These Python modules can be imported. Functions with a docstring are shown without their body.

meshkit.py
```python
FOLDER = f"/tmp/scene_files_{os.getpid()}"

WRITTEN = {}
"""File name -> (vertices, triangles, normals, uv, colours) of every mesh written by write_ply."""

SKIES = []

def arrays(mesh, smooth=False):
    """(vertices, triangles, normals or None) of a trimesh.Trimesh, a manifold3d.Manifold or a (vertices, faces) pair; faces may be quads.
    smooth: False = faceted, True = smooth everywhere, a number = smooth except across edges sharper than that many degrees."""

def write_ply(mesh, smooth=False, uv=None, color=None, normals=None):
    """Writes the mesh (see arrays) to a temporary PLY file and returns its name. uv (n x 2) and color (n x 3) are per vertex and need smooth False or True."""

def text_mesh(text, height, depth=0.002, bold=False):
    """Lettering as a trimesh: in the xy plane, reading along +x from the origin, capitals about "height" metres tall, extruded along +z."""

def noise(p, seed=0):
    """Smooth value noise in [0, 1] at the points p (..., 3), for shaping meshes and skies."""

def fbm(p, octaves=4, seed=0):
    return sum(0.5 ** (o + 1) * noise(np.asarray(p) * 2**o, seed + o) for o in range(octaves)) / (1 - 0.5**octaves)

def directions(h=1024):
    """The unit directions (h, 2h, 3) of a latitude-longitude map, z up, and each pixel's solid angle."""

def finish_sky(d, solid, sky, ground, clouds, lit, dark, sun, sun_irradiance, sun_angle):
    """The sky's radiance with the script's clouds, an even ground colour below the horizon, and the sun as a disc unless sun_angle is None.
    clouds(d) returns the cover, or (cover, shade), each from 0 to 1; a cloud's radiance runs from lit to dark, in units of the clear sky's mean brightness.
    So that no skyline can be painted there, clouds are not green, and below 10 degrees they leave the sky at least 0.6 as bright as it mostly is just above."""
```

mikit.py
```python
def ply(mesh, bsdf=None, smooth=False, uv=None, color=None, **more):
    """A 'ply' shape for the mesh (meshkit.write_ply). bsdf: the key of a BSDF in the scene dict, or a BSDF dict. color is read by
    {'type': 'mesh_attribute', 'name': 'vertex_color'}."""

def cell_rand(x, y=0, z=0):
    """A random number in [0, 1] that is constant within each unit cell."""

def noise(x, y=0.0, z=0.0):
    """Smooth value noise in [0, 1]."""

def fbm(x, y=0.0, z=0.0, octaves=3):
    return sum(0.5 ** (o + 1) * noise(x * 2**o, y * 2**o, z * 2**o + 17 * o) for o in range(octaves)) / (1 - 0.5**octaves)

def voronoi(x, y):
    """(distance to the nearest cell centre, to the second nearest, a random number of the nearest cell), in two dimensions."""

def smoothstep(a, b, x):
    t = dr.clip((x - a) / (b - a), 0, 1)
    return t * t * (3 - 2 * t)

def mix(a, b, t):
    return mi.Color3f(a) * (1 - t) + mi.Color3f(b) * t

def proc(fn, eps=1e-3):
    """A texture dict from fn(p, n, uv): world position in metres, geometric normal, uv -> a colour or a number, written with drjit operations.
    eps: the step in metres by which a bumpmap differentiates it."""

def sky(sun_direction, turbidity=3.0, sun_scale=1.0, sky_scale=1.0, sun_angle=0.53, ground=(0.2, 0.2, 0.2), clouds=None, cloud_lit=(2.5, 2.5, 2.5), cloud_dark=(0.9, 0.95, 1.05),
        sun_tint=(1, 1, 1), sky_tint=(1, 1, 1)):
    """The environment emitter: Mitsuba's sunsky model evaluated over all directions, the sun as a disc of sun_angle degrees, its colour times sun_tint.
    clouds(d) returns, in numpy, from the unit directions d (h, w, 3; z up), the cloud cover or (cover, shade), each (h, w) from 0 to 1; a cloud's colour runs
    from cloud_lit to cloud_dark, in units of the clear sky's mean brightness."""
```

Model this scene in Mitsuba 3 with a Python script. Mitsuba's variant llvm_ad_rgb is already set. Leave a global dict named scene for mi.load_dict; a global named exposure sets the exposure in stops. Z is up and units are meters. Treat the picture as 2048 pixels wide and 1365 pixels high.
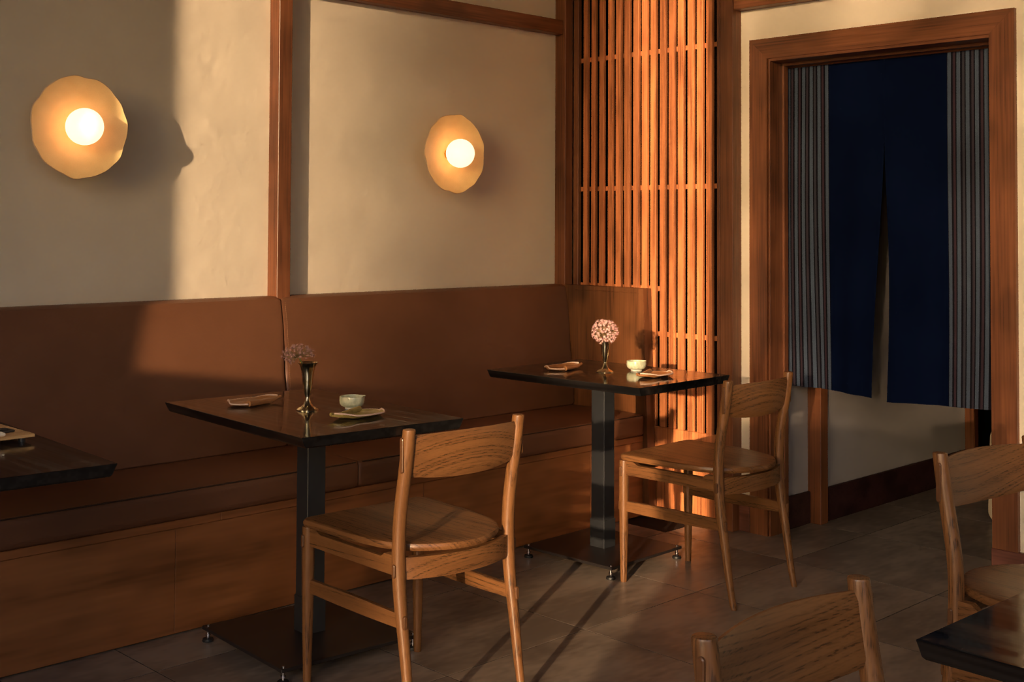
import math, random
import numpy as np, trimesh, drjit as dr, mitsuba as mi
import shapely.geometry as sg
import mikit, meshkit
from mikit import noise, fbm, smoothstep, mix, cell_rand

T = mi.ScalarTransform4f
random.seed(7)
RNG = np.random.default_rng(7)

# ------------------------------------------------------------------ camera, sky, sun, exposure
F_PX, YAW, PITCH, ROLL, CX, CY, CAM_Z = 2441.477, 0.81173, 0.02978, -0.00555, 949.585, 378.337, 1.30385
_fw = np.array([math.cos(YAW) * math.cos(PITCH), math.sin(YAW) * math.cos(PITCH), math.sin(PITCH)])
_rt = np.array([math.sin(YAW), -math.cos(YAW), 0.0])
_dn = np.cross(_fw, _rt)
_dn = -math.sin(ROLL) * _rt + math.cos(ROLL) * _dn
CAM = np.array([0.0, 0.0, CAM_Z])
scene, labels = {}, {}
scene['camera'] = {
    'type': 'perspective', 'fov': math.degrees(2 * math.atan(1024 / F_PX)), 'fov_axis': 'x',
    'principal_point_offset_x': (1024 - CX) / 2048, 'principal_point_offset_y': (682.5 - CY) / 1365,
    'near_clip': 0.05, 'far_clip': 500.0,
    'to_world': T().look_at(origin=CAM.tolist(), target=(CAM + _fw).tolist(), up=(-_dn).tolist())}
SUN_AZ, SUN_EL = math.radians(26.0), math.radians(7.5)
SUN_DIR = [-math.cos(SUN_AZ) * math.cos(SUN_EL), -math.sin(SUN_AZ) * math.cos(SUN_EL), math.sin(SUN_EL)]
scene['sky'] = mikit.sky(SUN_DIR, turbidity=4.0, sun_scale=1.5, sky_scale=7.0, sun_angle=0.53, ground=(0.25, 0.2, 0.16),
                         sun_tint=(1.5, 2.0, 4.4), sky_tint=(0.95, 0.98, 1.25))
exposure = 2.27

# ------------------------------------------------------------------ materials
def mat(name, d, twosided=True):
    scene[name] = {'type': 'twosided', 'bsdf': d} if twosided else d
    return name

def col(r, g, b):
    return {'type': 'rgb', 'value': [r, g, b]}

def pr(base, rough=0.5, spec=0.5, **k):
    return {'type': 'principled', 'base_color': base, 'roughness': rough, 'specular': spec, **k}

AX = {'x': (0, 1, 2), 'y': (1, 0, 2), 'z': (2, 0, 1)}

def wood(axis, c_dark, c_mid, c_light, fine=1.0, mottle=0.5, shift=None, band=None):
    """Stained wood: fine fibres along the axis, soft figure and blotches across it."""
    ia, ib, ic = AX[axis]
    def fn(p, n, uv):
        q = [p.x, p.y, p.z]
        a, b, c = q[ia], q[ib], q[ic]
        r = mi.Float(0.5)
        if shift is not None:
            r = shift(p)
            a = a + r * 13.7
            b = b + r * 3.1
        fib = fbm(a * 5.0, b * 170.0 * fine, c * 170.0 * fine, 2)
        fig = fbm(a * 1.6 + 3.0, b * 14.0, c * 14.0, 3)
        blot = fbm(a * 6.0 + 9.0, b * 9.0, c * 9.0 + 4.0, 2)
        t = 0.40 * fib + 0.6 * fig
        v = mix(c_dark, c_mid, smoothstep(0.25, 0.55, t))
        v = mix(v, c_light, smoothstep(0.5, 0.8, t) * 0.7)
        v = v * (1 - mottle * (1 - smoothstep(0.2, 0.55, blot)))
        if shift is not None:
            v = v * (0.74 + 0.5 * r)
        return v
    return mikit.proc(fn)

def oak(axis):
    """Brown-stained oak with open dark grain."""
    ia, ib, ic = AX[axis]
    def fn(p, n, uv):
        q = [p.x, p.y, p.z]
        a, b, c = q[ia], q[ib], q[ic]
        warp = fbm(a * 2.2, b * 6.0, c * 6.0, 2)
        r = (b * 0.8 + c) * 260.0 + warp * 11.0
        streak = smoothstep(0.42, 0.78, noise(r, a * 2.2, 2.0))
        pore = smoothstep(0.45, 0.75, noise(a * 45.0, b * 480.0, c * 480.0))
        t = streak * (0.30 + 0.50 * pore) + 0.15 * pore
        base = mix((0.115, 0.046, 0.016), (0.21, 0.090, 0.031), fbm(a * 2.0, b * 25.0, c * 25.0, 2))
        return mix(base, (0.028, 0.011, 0.005), dr.clip(t * 0.8, 0, 1))
    return mikit.proc(fn)

CH_D, CH_M, CH_L = (0.090, 0.028, 0.012), (0.160, 0.053, 0.021), (0.235, 0.084, 0.033)
mat('cherry_z', pr(wood('z', CH_D, CH_M, CH_L, mottle=0.3), 0.38, 0.45))
mat('cherry_y', pr(wood('y', CH_D, CH_M, CH_L, mottle=0.3), 0.38, 0.45))
mat('cherry_x', pr(wood('x', CH_D, CH_M, CH_L, mottle=0.3), 0.38, 0.45))
mat('slat_wood', pr(wood('z', (0.20, 0.062, 0.022), (0.50, 0.165, 0.060), (0.70, 0.265, 0.100), mottle=0.35,
                         shift=lambda p: cell_rand((p.y - 3.0) / 0.0516, 1, 2)), 0.42, 0.4))
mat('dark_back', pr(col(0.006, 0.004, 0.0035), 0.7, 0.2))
mat('bench_wood', pr(wood('x', (0.18, 0.062, 0.020), (0.26, 0.092, 0.030), (0.34, 0.128, 0.043), fine=0.35, mottle=0.3), 0.36, 0.45))
mat('bench_wood_z', pr(wood('z', (0.05, 0.016, 0.006), (0.145, 0.050, 0.017), (0.22, 0.082, 0.028), fine=0.5, mottle=0.5), 0.38, 0.45))
mat('oak_x', pr(oak('x'), 0.36, 0.45))
mat('oak_y', pr(oak('y'), 0.36, 0.45))
mat('oak_z', pr(oak('z'), 0.36, 0.45))
mat('oak_peg', pr(col(0.10, 0.042, 0.017), 0.3, 0.5))

def plaster(c):
    def fn(p, n, uv):
        f = fbm(p.x * 2.2, p.y * 2.2, p.z * 2.2, 3)
        return mi.Color3f(c) * (0.93 + 0.14 * f)
    return mikit.proc(fn)
def plaster_relief(p, n, uv):
    return 0.0026 * fbm(p.x * 55.0, p.y * 55.0, p.z * 55.0, 2) + 0.0075 * fbm(p.x * 9.0, p.y * 9.0, p.z * 9.0, 2)
mat('plaster', {'type': 'bumpmap', 'arbitrary': mikit.proc(plaster_relief, 0.004), 'scale': 1.0,
                'bsdf': pr(plaster((0.57, 0.482, 0.378)), 0.75, 0.25)})
mat('plaster_cream', pr(plaster((0.68, 0.58, 0.46)), 0.8, 0.2))
mat('ceiling_paint', pr(col(0.12, 0.085, 0.06), 0.9, 0.1))
mat('dark_wall', pr(col(0.05, 0.055, 0.07), 0.8, 0.2))

def leather(p, n, uv):
    f = fbm(p.x * 5.0, p.y * 5.0, p.z * 5.0, 3)
    g = noise(p.x * 420.0, p.y * 420.0, p.z * 420.0)
    return mix((0.105, 0.040, 0.019), (0.150, 0.060, 0.029), f) * (0.94 + 0.12 * g)
mat('leather', pr(mikit.proc(leather), 0.42, 0.4))
mat('leather_seam', pr(col(0.035, 0.016, 0.009), 0.5, 0.4))
mat('thread', pr(col(0.32, 0.17, 0.09), 0.6, 0.3))

def table_rough(p, n, uv):
    s = fbm(p.x * 60.0, p.y * 1.2, p.z, 2)
    return 0.07 + 0.12 * smoothstep(0.4, 0.75, s)
def table_col(p, n, uv):
    s = fbm(p.x * 75.0, p.y * 1.6, p.z * 75.0, 2)
    return mix((0.005, 0.005, 0.0055), (0.013, 0.012, 0.012), smoothstep(0.35, 0.75, s))
mat('table_black', pr(mikit.proc(table_col), mikit.proc(table_rough), 0.6))
def edge_col(p, n, uv):
    s = noise(p.x * 90.0, p.y * 90.0, p.z * 420.0)
    return mix((0.010, 0.011, 0.014), (0.030, 0.030, 0.032), smoothstep(0.4, 0.8, s))
mat('table_edge', pr(mikit.proc(edge_col), 0.45, 0.5))
mat('iron_black', pr(col(0.017, 0.018, 0.021), 0.40, 0.5))
mat('plate_black', pr(col(0.014, 0.011, 0.011), 0.36, 0.5))
mat('chrome', {'type': 'roughconductor', 'material': 'Cr', 'alpha': 0.12})
mat('rubber', pr(col(0.012, 0.011, 0.011), 0.5, 0.4))
def silver(p, n, uv):
    f = fbm(p.x * 160.0, p.y * 160.0, p.z * 60.0, 2)
    return mix((0.55, 0.44, 0.24), (0.92, 0.83, 0.58), smoothstep(0.25, 0.65, f))
mat('gilt', pr(mikit.proc(silver), 0.17, 0.5, metallic=1.0))

def tile_col(p, n, uv):
    ix, iy = dr.floor((p.x - TX0) / TILE), dr.floor((p.y - TY0) / TILE)
    r = cell_rand(ix, iy, 3)
    f = fbm(p.x * 3.2 + r * 31, p.y * 5.5 + r * 17, 0.0, 4)
    g = fbm(p.x * 22.0, p.y * 60.0, r * 9, 2)
    v = mix((0.125, 0.094, 0.074), (0.245, 0.186, 0.144), smoothstep(0.25, 0.75, f * 0.75 + g * 0.25))
    return v * (0.92 + 0.16 * r)
def tile_rough(p, n, uv):
    return 0.26 + 0.2 * fbm(p.x * 12.0, p.y * 12.0, 0.0, 2)
TILE, TX0, TY0 = 0.6, 0.6055, 0.24
mat('tile', pr(mikit.proc(tile_col), mikit.proc(tile_rough), 0.5))
mat('grout', pr(col(0.013, 0.009, 0.0075), 0.9, 0.2))

def dish_col(p, n, uv):
    f = fbm(p.x * 30.0, p.y * 30.0, p.z * 30.0, 2)
    g = noise(p.x * 900.0, p.y * 900.0, p.z * 900.0)
    return mix((0.82, 0.58, 0.24), (0.90, 0.66, 0.30), f) * (0.93 + 0.1 * g)
mat('dish', pr(mikit.proc(dish_col), 0.5, 0.4))
mat('dish_rim', pr(col(0.62, 0.40, 0.26), 0.5, 0.4))
mat('brass', pr(col(0.55, 0.36, 0.10), 0.3, 0.5, metallic=0.8))
mat('globe_glass', pr(col(0.85, 0.8, 0.7), 0.3, 0.4), False)

def celadon(p, n, uv):
    f = fbm(p.x * 70.0, p.y * 70.0, p.z * 25.0, 3)
    s = noise(p.x * 500.0, p.y * 500.0, p.z * 500.0)
    v = mix((0.36, 0.37, 0.25), (0.56, 0.53, 0.37), smoothstep(0.3, 0.7, f))
    return v * (1 - 0.5 * smoothstep(0.8, 0.95, s))
mat('celadon', pr(mikit.proc(celadon), 0.14, 0.6))
mat('bisque', pr(col(0.50, 0.47, 0.40), 0.7, 0.3))
def copper_glaze(p, n, uv):
    f = fbm(p.x * 40.0, p.y * 40.0, p.z * 40.0, 3)
    return mix((0.20, 0.075, 0.028), (0.33, 0.15, 0.06), f)
def olive_glaze(p, n, uv):
    f = fbm(p.x * 40.0, p.y * 90.0, p.z * 40.0, 3)
    return mix((0.17, 0.10, 0.025), (0.40, 0.30, 0.10), f)
mat('copper_glaze', pr(mikit.proc(copper_glaze), 0.18, 0.6))
mat('olive_glaze', pr(mikit.proc(olive_glaze), 0.16, 0.6))
mat('glaze_lip', pr(col(0.52, 0.36, 0.28), 0.3, 0.5))

def floret_col(p, n, uv):
    f = noise(p.x * 330.0, p.y * 330.0, p.z * 330.0)
    return mix((0.50, 0.17, 0.24), (0.92, 0.68, 0.58), f)
mat('floret', pr(mikit.proc(floret_col), 0.6, 0.2, sheen=0.3))
mat('floret_dusky', pr(mikit.proc(lambda p, n, uv: mix((0.24, 0.09, 0.11), (0.62, 0.38, 0.30), noise(p.x * 330.0, p.y * 330.0, p.z * 330.0))), 0.6, 0.2))
mat('green_stem', pr(col(0.14, 0.17, 0.035), 0.5, 0.3))

mat('pedicel', pr(col(0.30, 0.20, 0.10), 0.6, 0.2))
def noren(p, n, uv):
    # uv: metres of cloth (across, up)
    w = noise(uv.x * 1500.0, uv.y * 1500.0)
    navy = mi.Color3f(0.0010, 0.0036, 0.018) * (0.85 + 0.3 * w)
    d = uv.x * 1.0                                                   # distance from the outer hem
    k = d / 0.0365
    ph = k - dr.floor(k)
    odd = cell_rand(dr.floor(k), 5, 1)
    stripe = smoothstep(0.06, 0.12, ph) * (1 - smoothstep(0.46, 0.52, ph))
    thin = smoothstep(0.60, 0.64, ph) * (1 - smoothstep(0.86, 0.90, ph))
    grey = mix((0.040, 0.057, 0.092), (0.074, 0.094, 0.135), w)
    c = mix((0.008, 0.0075, 0.012), grey, stripe)
    c = mix(c, mix((0.035, 0.020, 0.028), (0.032, 0.034, 0.046), odd), thin)
    return dr.select(d < 0.203, c, navy)
mat('noren', pr(mikit.proc(noren), 0.9, 0.05))
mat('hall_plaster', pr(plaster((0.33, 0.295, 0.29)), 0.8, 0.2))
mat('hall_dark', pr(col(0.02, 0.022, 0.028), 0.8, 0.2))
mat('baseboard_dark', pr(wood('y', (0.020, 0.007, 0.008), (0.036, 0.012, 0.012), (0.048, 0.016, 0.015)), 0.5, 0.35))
mat('base_red', pr(wood('y', (0.085, 0.026, 0.018), (0.16, 0.055, 0.036), (0.20, 0.075, 0.048), fine=0.5), 0.5, 0.35))
mat('tray_wood', pr(wood('x', (0.38, 0.20, 0.08), (0.55, 0.32, 0.14), (0.66, 0.42, 0.20), mottle=0.2), 0.45, 0.4))
mat('cloth_dark', pr(col(0.05, 0.038, 0.030), 0.7, 0.2))
mat('paper_white', pr(col(0.78, 0.68, 0.55), 0.7, 0.2))
mat('frame_cream', pr(col(0.42, 0.33, 0.22), 0.5, 0.3))
mat('bark', pr(col(0.10, 0.075, 0.055), 0.9, 0.1))
mat('stucco', pr(col(0.35, 0.30, 0.26), 0.9, 0.1))

# ------------------------------------------------------------------ helpers
def numbered(name):
    if name not in used:
        used.add(name)
        return name
    i = 1
    while f'{name}_{i:03d}' in used:
        i += 1
    used.add(f'{name}_{i:03d}')
    return f'{name}_{i:03d}'
used = set()

def put(key, mesh, m, smooth=False, tw=None, **k):
    d = mikit.ply(mesh, m, smooth=smooth, **k)
    if tw is not None:
        d['to_world'] = tw
    scene[key] = d
    return key

def thing(name, label, cat, group=None):
    key = numbered(name)
    labels[key] = {'label': label, 'category': cat}
    if group:
        labels[key]['group'] = group
    return key

def part(parent, name, mesh, m, smooth=False, tw=None, label=None, kind=None, **k):
    key = numbered(f'{parent}__{name}')
    put(key, mesh, m, smooth, tw, **k)
    if label or kind:
        labels[key] = {**({'label': label} if label else {}), **({'kind': kind} if kind else {})}
    return key

def struct(name, mesh, m, label, smooth=False, **k):
    key = numbered(name)
    put(key, mesh, m, smooth, **k)
    labels[key] = {'label': label, 'kind': 'structure'}
    return key

def cat(*ms):
    return trimesh.util.concatenate([m for m in ms if m is not None])

def box(x0, x1, y0, y1, z0, z1, b=0.0):
    """A box with chamfered edges."""
    if b <= 0:
        m = trimesh.creation.box(extents=(x1 - x0, y1 - y0, z1 - z0))
        m.apply_translation(((x0 + x1) / 2, (y0 + y1) / 2, (z0 + z1) / 2))
        return m
    b = min(b, (x1 - x0) * 0.45, (y1 - y0) * 0.45, (z1 - z0) * 0.45)
    P = []
    for sx in (0, 1):
        for sy in (0, 1):
            for sz in (0, 1):
                c = np.array([(x0, x1)[sx], (y0, y1)[sy], (z0, z1)[sz]])
                s = np.array([1 - 2 * sx, 1 - 2 * sy, 1 - 2 * sz])
                for k in range(3):
                    o = s * b
                    o[k] = 0
                    P.append(c + o)
    return trimesh.convex.convex_hull(np.array(P))

def hull(pts):
    return trimesh.convex.convex_hull(np.array(pts, float))

def rings(R, close_ends=True):
    """A skin over rings of equally many points (n, m, 3)."""
    R = np.asarray(R, float)
    n, m = R.shape[:2]
    V = R.reshape(-1, 3)
    Fs = []
    for i in range(n - 1):
        for j in range(m):
            a, b = i * m + j, i * m + (j + 1) % m
            Fs += [[a, b, b + m], [a, b + m, a + m]]
    if close_ends:
        V = np.vstack([V, R[0].mean(0), R[-1].mean(0)])
        for j in range(m):
            Fs += [[n * m, (j + 1) % m, j], [n * m + 1, (n - 1) * m + j, (n - 1) * m + (j + 1) % m]]
    me = trimesh.Trimesh(V, Fs, process=False)
    if me.volume < 0:
        me.invert()
    return me

def post(path, rx, ry=None, seg=20, dome=0.004):
    """A round leg along a mostly upright path [(x, y, z)], radii per station, with a softened top and bottom."""
    path = np.asarray(path, float)
    ry = rx if ry is None else ry
    a = np.linspace(0, 2 * np.pi, seg, endpoint=False)
    R = []
    def ring(c, sx, sy, dz=0):
        return np.stack([c[0] + sx * np.cos(a), c[1] + sy * np.sin(a), np.full(seg, c[2] + dz)], -1)
    R.append(ring(path[0], rx[0] * 0.9, ry[0] * 0.9))
    for i, c in enumerate(path):
        R.append(ring(c, rx[i], ry[i], dome * 0.6 if i == 0 else (-dome if i == len(path) - 1 else 0)))
    R.append(ring(path[-1], rx[-1] * 0.93, ry[-1] * 0.93, -dome * 0.25))
    R.append(ring(path[-1], rx[-1] * 0.78, ry[-1] * 0.78))
    return rings(R)

def resample(zs, vals, n):
    z = np.linspace(zs[0], zs[-1], n)
    from scipy.interpolate import CubicSpline
    return z, [CubicSpline(zs, v)(z) for v in vals]

def lathe(prof, seg=40, wob=None):
    """Profile [(r, z)] around z; wob(angle, i) scales the radius."""
    a = np.linspace(0, 2 * np.pi, seg, endpoint=False)
    R = []
    for i, (r, z) in enumerate(prof):
        s = np.ones(seg) if wob is None else wob(a, i)
        R.append(np.stack([r * s * np.cos(a), r * s * np.sin(a), np.full(seg, z)], -1))
    return rings(R, close_ends=True)

def sheet(fn, nu, nv, uvfn=None):
    """Grid surface from fn(u, v) -> (x, y, z)."""
    u, v = np.meshgrid(np.linspace(0, 1, nu), np.linspace(0, 1, nv), indexing='ij')
    P = np.stack(fn(u, v), -1).reshape(-1, 3)
    idx = np.arange(nu * nv).reshape(nu, nv)
    a, b, c, d = idx[:-1, :-1].ravel(), idx[1:, :-1].ravel(), idx[1:, 1:].ravel(), idx[:-1, 1:].ravel()
    f = np.vstack([np.stack([a, b, c], -1), np.stack([a, c, d], -1)])
    return P, f

def slab(top, bottom):
    """Closed body between two grids (nu, nv, 3)."""
    nu, nv = top.shape[:2]
    n = nu * nv
    idx = np.arange(n).reshape(nu, nv)
    a, b, c, d = idx[:-1, :-1].ravel(), idx[1:, :-1].ravel(), idx[1:, 1:].ravel(), idx[:-1, 1:].ravel()
    f = [np.stack([a, b, c], -1), np.stack([a, c, d], -1), np.stack([a, c, b], -1) + n, np.stack([a, d, c], -1) + n]
    loop = np.concatenate([idx[:-1, 0], idx[-1, :-1], idx[:0:-1, -1], idx[0, :0:-1]])
    nx = np.roll(loop, -1)
    f += [np.stack([loop, loop + n, nx + n], -1), np.stack([loop, nx + n, nx], -1)]
    m = trimesh.Trimesh(np.vstack([top.reshape(-1, 3), bottom.reshape(-1, 3)]), np.vstack(f), process=False)
    if m.volume < 0:
        m.invert()
    return m

def tube(pts, r, seg=8):
    pts = np.asarray(pts, float)
    r = np.full(len(pts), r) if np.isscalar(r) else np.asarray(r, float)
    t = np.gradient(pts, axis=0)
    t /= np.linalg.norm(t, axis=1, keepdims=True)
    up = np.array([0, 0, 1.0]) if abs(t[:, 2]).mean() < 0.8 else np.array([1.0, 0, 0])
    n1 = np.cross(t, up); n1 /= np.linalg.norm(n1, axis=1, keepdims=True)
    n2 = np.cross(t, n1)
    a = np.linspace(0, 2 * np.pi, seg, endpoint=False)
    return rings(pts[:, None] + r[:, None, None] * (np.cos(a)[None, :, None] * n1[:, None] + np.sin(a)[None, :, None] * n2[:, None]))

def extrude_yz(poly, x0, x1):
    """Polygon in (y, z), from x0 to x1."""
    m = trimesh.creation.extrude_polygon(sg.Polygon(poly) if not hasattr(poly, 'geom_type') else poly, x1 - x0, engine='earcut')
    v = m.vertices.copy()
    m.vertices = np.stack([x0 + v[:, 2], v[:, 0], v[:, 1]], -1)
    if m.volume < 0:
        m.invert()
    return m

def at(x, y, z=0.0, deg=0.0):
    return T().translate([x, y, z]).rotate([0, 0, 1], deg)

# ------------------------------------------------------------------ the setting
YW = 4.03                                     # back wall
XS = 4.42                                     # face of the slat screen
XC = 4.465                                    # face of the door casing
XD = 4.485                                    # plaster of the door wall
XL = -2.0                                     # window wall
CEIL = 3.6

struct('floor', box(-3.2, 8.2, -4.2, 4.4, -0.12, -0.0012), 'grout', 'dark grout bed of the tiled floor')
tile_mesh = box(0.0022, TILE - 0.0022, 0.0022, TILE - 0.0022, -0.014, 0.0)
tile_ply = mikit.ply(tile_mesh, 'tile')
for i in range(-5, 12):
    for j in range(-7, 7):
        x, y = TX0 + i * TILE, TY0 + j * TILE
        if x > 7.6 or y > 3.9 or x < -2.2 or y < -3.7:
            continue
        if x + TILE > XD + 0.1 and not (0.3 < y < 3.0):
            continue
        scene[numbered('floor__tile')] = {**tile_ply, 'to_world': T().translate([x, y, 0.0])}

struct('ceiling', box(-2.3, 4.7, -3.8, 4.4, CEIL, CEIL + 0.12), 'ceiling_paint', 'painted ceiling above the dining room')  # out of view, kept dark to limit bounced light on the floor
struct('wall_back', box(-2.3, 4.7, YW, YW + 0.15, 0, CEIL), 'plaster', 'tan plaster wall behind the brown banquette')
D0, D1, DZ = 1.945, 2.9, 2.03                 # door opening
dw = sg.Polygon([(-3.6, 0), (YW, 0), (YW, CEIL), (-3.6, CEIL)]).difference(sg.box(D0, -0.1, D1, DZ))
struct('wall_right', extrude_yz(dw, XD, XD + 0.115), 'plaster_cream', 'cream plaster wall around the doorway with the curtain')
W0, W1 = 0.0, 1.926                            # window opening of the sunlit bay
ww = sg.Polygon([(-3.6, 0), (YW, 0), (YW, CEIL), (-3.6, CEIL)])
ww = ww.difference(sg.box(W0, 0.1, 0.93, 3.5)).difference(sg.box(1.0, 1.39, W1, 3.5)).difference(sg.box(-3.3, 1.42, -0.1, 3.5))  # last opening is out of view, placed to light the door wall
struct('wall_left', extrude_yz(ww, XL - 0.12, XL), 'plaster', 'plaster window wall that lets the low sun in')
fw_ = [box(-2.3, -1.7, -3.75, -3.6, 0, CEIL), box(0.9, 4.7, -3.75, -3.6, 0, CEIL), box(-1.7, 0.9, -3.75, -3.6, 0, 1.2), box(-1.7, 0.9, -3.75, -3.6, 2.95, CEIL)]  # opening out of view, placed to let sky light onto the back wall
struct('wall_front', cat(*fw_), 'dark_wall', 'dark wall on the camera side of the dining room')
# hall behind the curtain
XH = XD + 0.115
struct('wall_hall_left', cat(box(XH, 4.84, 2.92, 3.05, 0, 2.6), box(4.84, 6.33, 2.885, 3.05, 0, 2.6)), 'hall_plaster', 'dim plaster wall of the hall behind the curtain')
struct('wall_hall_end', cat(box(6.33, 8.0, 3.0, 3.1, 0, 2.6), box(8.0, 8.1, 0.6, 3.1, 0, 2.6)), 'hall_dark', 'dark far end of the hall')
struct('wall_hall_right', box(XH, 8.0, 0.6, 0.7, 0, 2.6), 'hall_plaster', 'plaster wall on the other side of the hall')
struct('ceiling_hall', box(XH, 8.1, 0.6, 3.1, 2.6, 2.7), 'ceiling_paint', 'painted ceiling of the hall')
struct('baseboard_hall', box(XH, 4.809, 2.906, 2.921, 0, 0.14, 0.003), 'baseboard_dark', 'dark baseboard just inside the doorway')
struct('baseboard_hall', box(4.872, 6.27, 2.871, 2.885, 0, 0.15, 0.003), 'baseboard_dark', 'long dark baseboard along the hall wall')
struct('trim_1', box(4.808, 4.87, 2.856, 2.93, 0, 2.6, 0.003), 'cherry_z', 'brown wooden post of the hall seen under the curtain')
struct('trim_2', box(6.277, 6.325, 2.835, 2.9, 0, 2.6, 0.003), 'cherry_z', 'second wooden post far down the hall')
# posts and beams
struct('trim_3', box(2.708, 2.770, YW - 0.065, YW + 0.01, 1.012, CEIL, 0.002), 'cherry_z', 'reddish brown wooden post on the back wall between the two sconces')
struct('trim_4', box(4.360, 4.413, YW - 0.066, YW + 0.01, 0.0, CEIL, 0.002), 'cherry_z', 'reddish brown corner post beside the slatted screen')
struct('trim_5', box(-2.0, 4.359, YW - 0.052, YW + 0.01, 2.232, 2.300, 0.002), 'cherry_x', 'horizontal wooden beam across the back wall')
struct('trim_6', box(XS, XD + 0.02, 3.047, 3.112, 0.0, CEIL, 0.002), 'cherry_z', 'wide wooden post between the slatted screen and the doorway')
struct('trim_7', box(XS + 0.005, XD + 0.01, -3.6, 3.046, 2.243, 2.34, 0.002), 'cherry_y', 'wooden beam above the doorway')
struct('baseboard_right', cat(box(XC - 0.001, XD + 0.01, 2.994, 3.046, 0, 0.136, 0.002)), 'base_red', 'short reddish baseboard between post and doorway')
struct('baseboard_right', cat(box(XC - 0.001, XD + 0.01, -3.6, 1.957, 0, 0.1365, 0.002)), 'base_red', 'reddish baseboard to the right of the doorway')

# doorway
door = numbered('door_1')
ci, co = (1.953, 2.905), (1.860, 2.992)       # inner and outer edges of the casing
zi, zo = 2.021, 2.108
put(f'{door}__casing', extrude_yz([(co[1], 0.0), (co[1], zo), (ci[1], zi), (ci[1], 0.0)], XC, XD + 0.002), 'cherry_z')
put(f'{door}__casing_001', extrude_yz([(ci[0], 0.1375), (ci[0], zi), (co[0], zo), (co[0], 0.1375)], XC, XD + 0.002), 'cherry_z')
put(f'{door}__head_casing', extrude_yz([(co[1] - 0.0004, zo), (co[0] + 0.0004, zo), (ci[0], zi + 0.0004), (ci[1], zi + 0.0004)], XC, XD + 0.002), 'cherry_y')
put(f'{door}__jamb', box(XC + 0.006, XH, 2.893, 2.901, 0, 2.02, 0.001), 'cherry_z')
put(f'{door}__jamb_001', box(XC + 0.006, XH, 1.944, 1.949, 0, 2.02, 0.001), 'cherry_z')
put(f'{door}__head_jamb', box(XC + 0.006, XH, 1.949, 2.893, 2.009, 2.031, 0.001), 'cherry_y')
put(f'{door}__stop', box(XH - 0.035, XH - 0.005, 2.883, 2.8935, 0, 2.01, 0.001), 'cherry_z')
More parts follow.
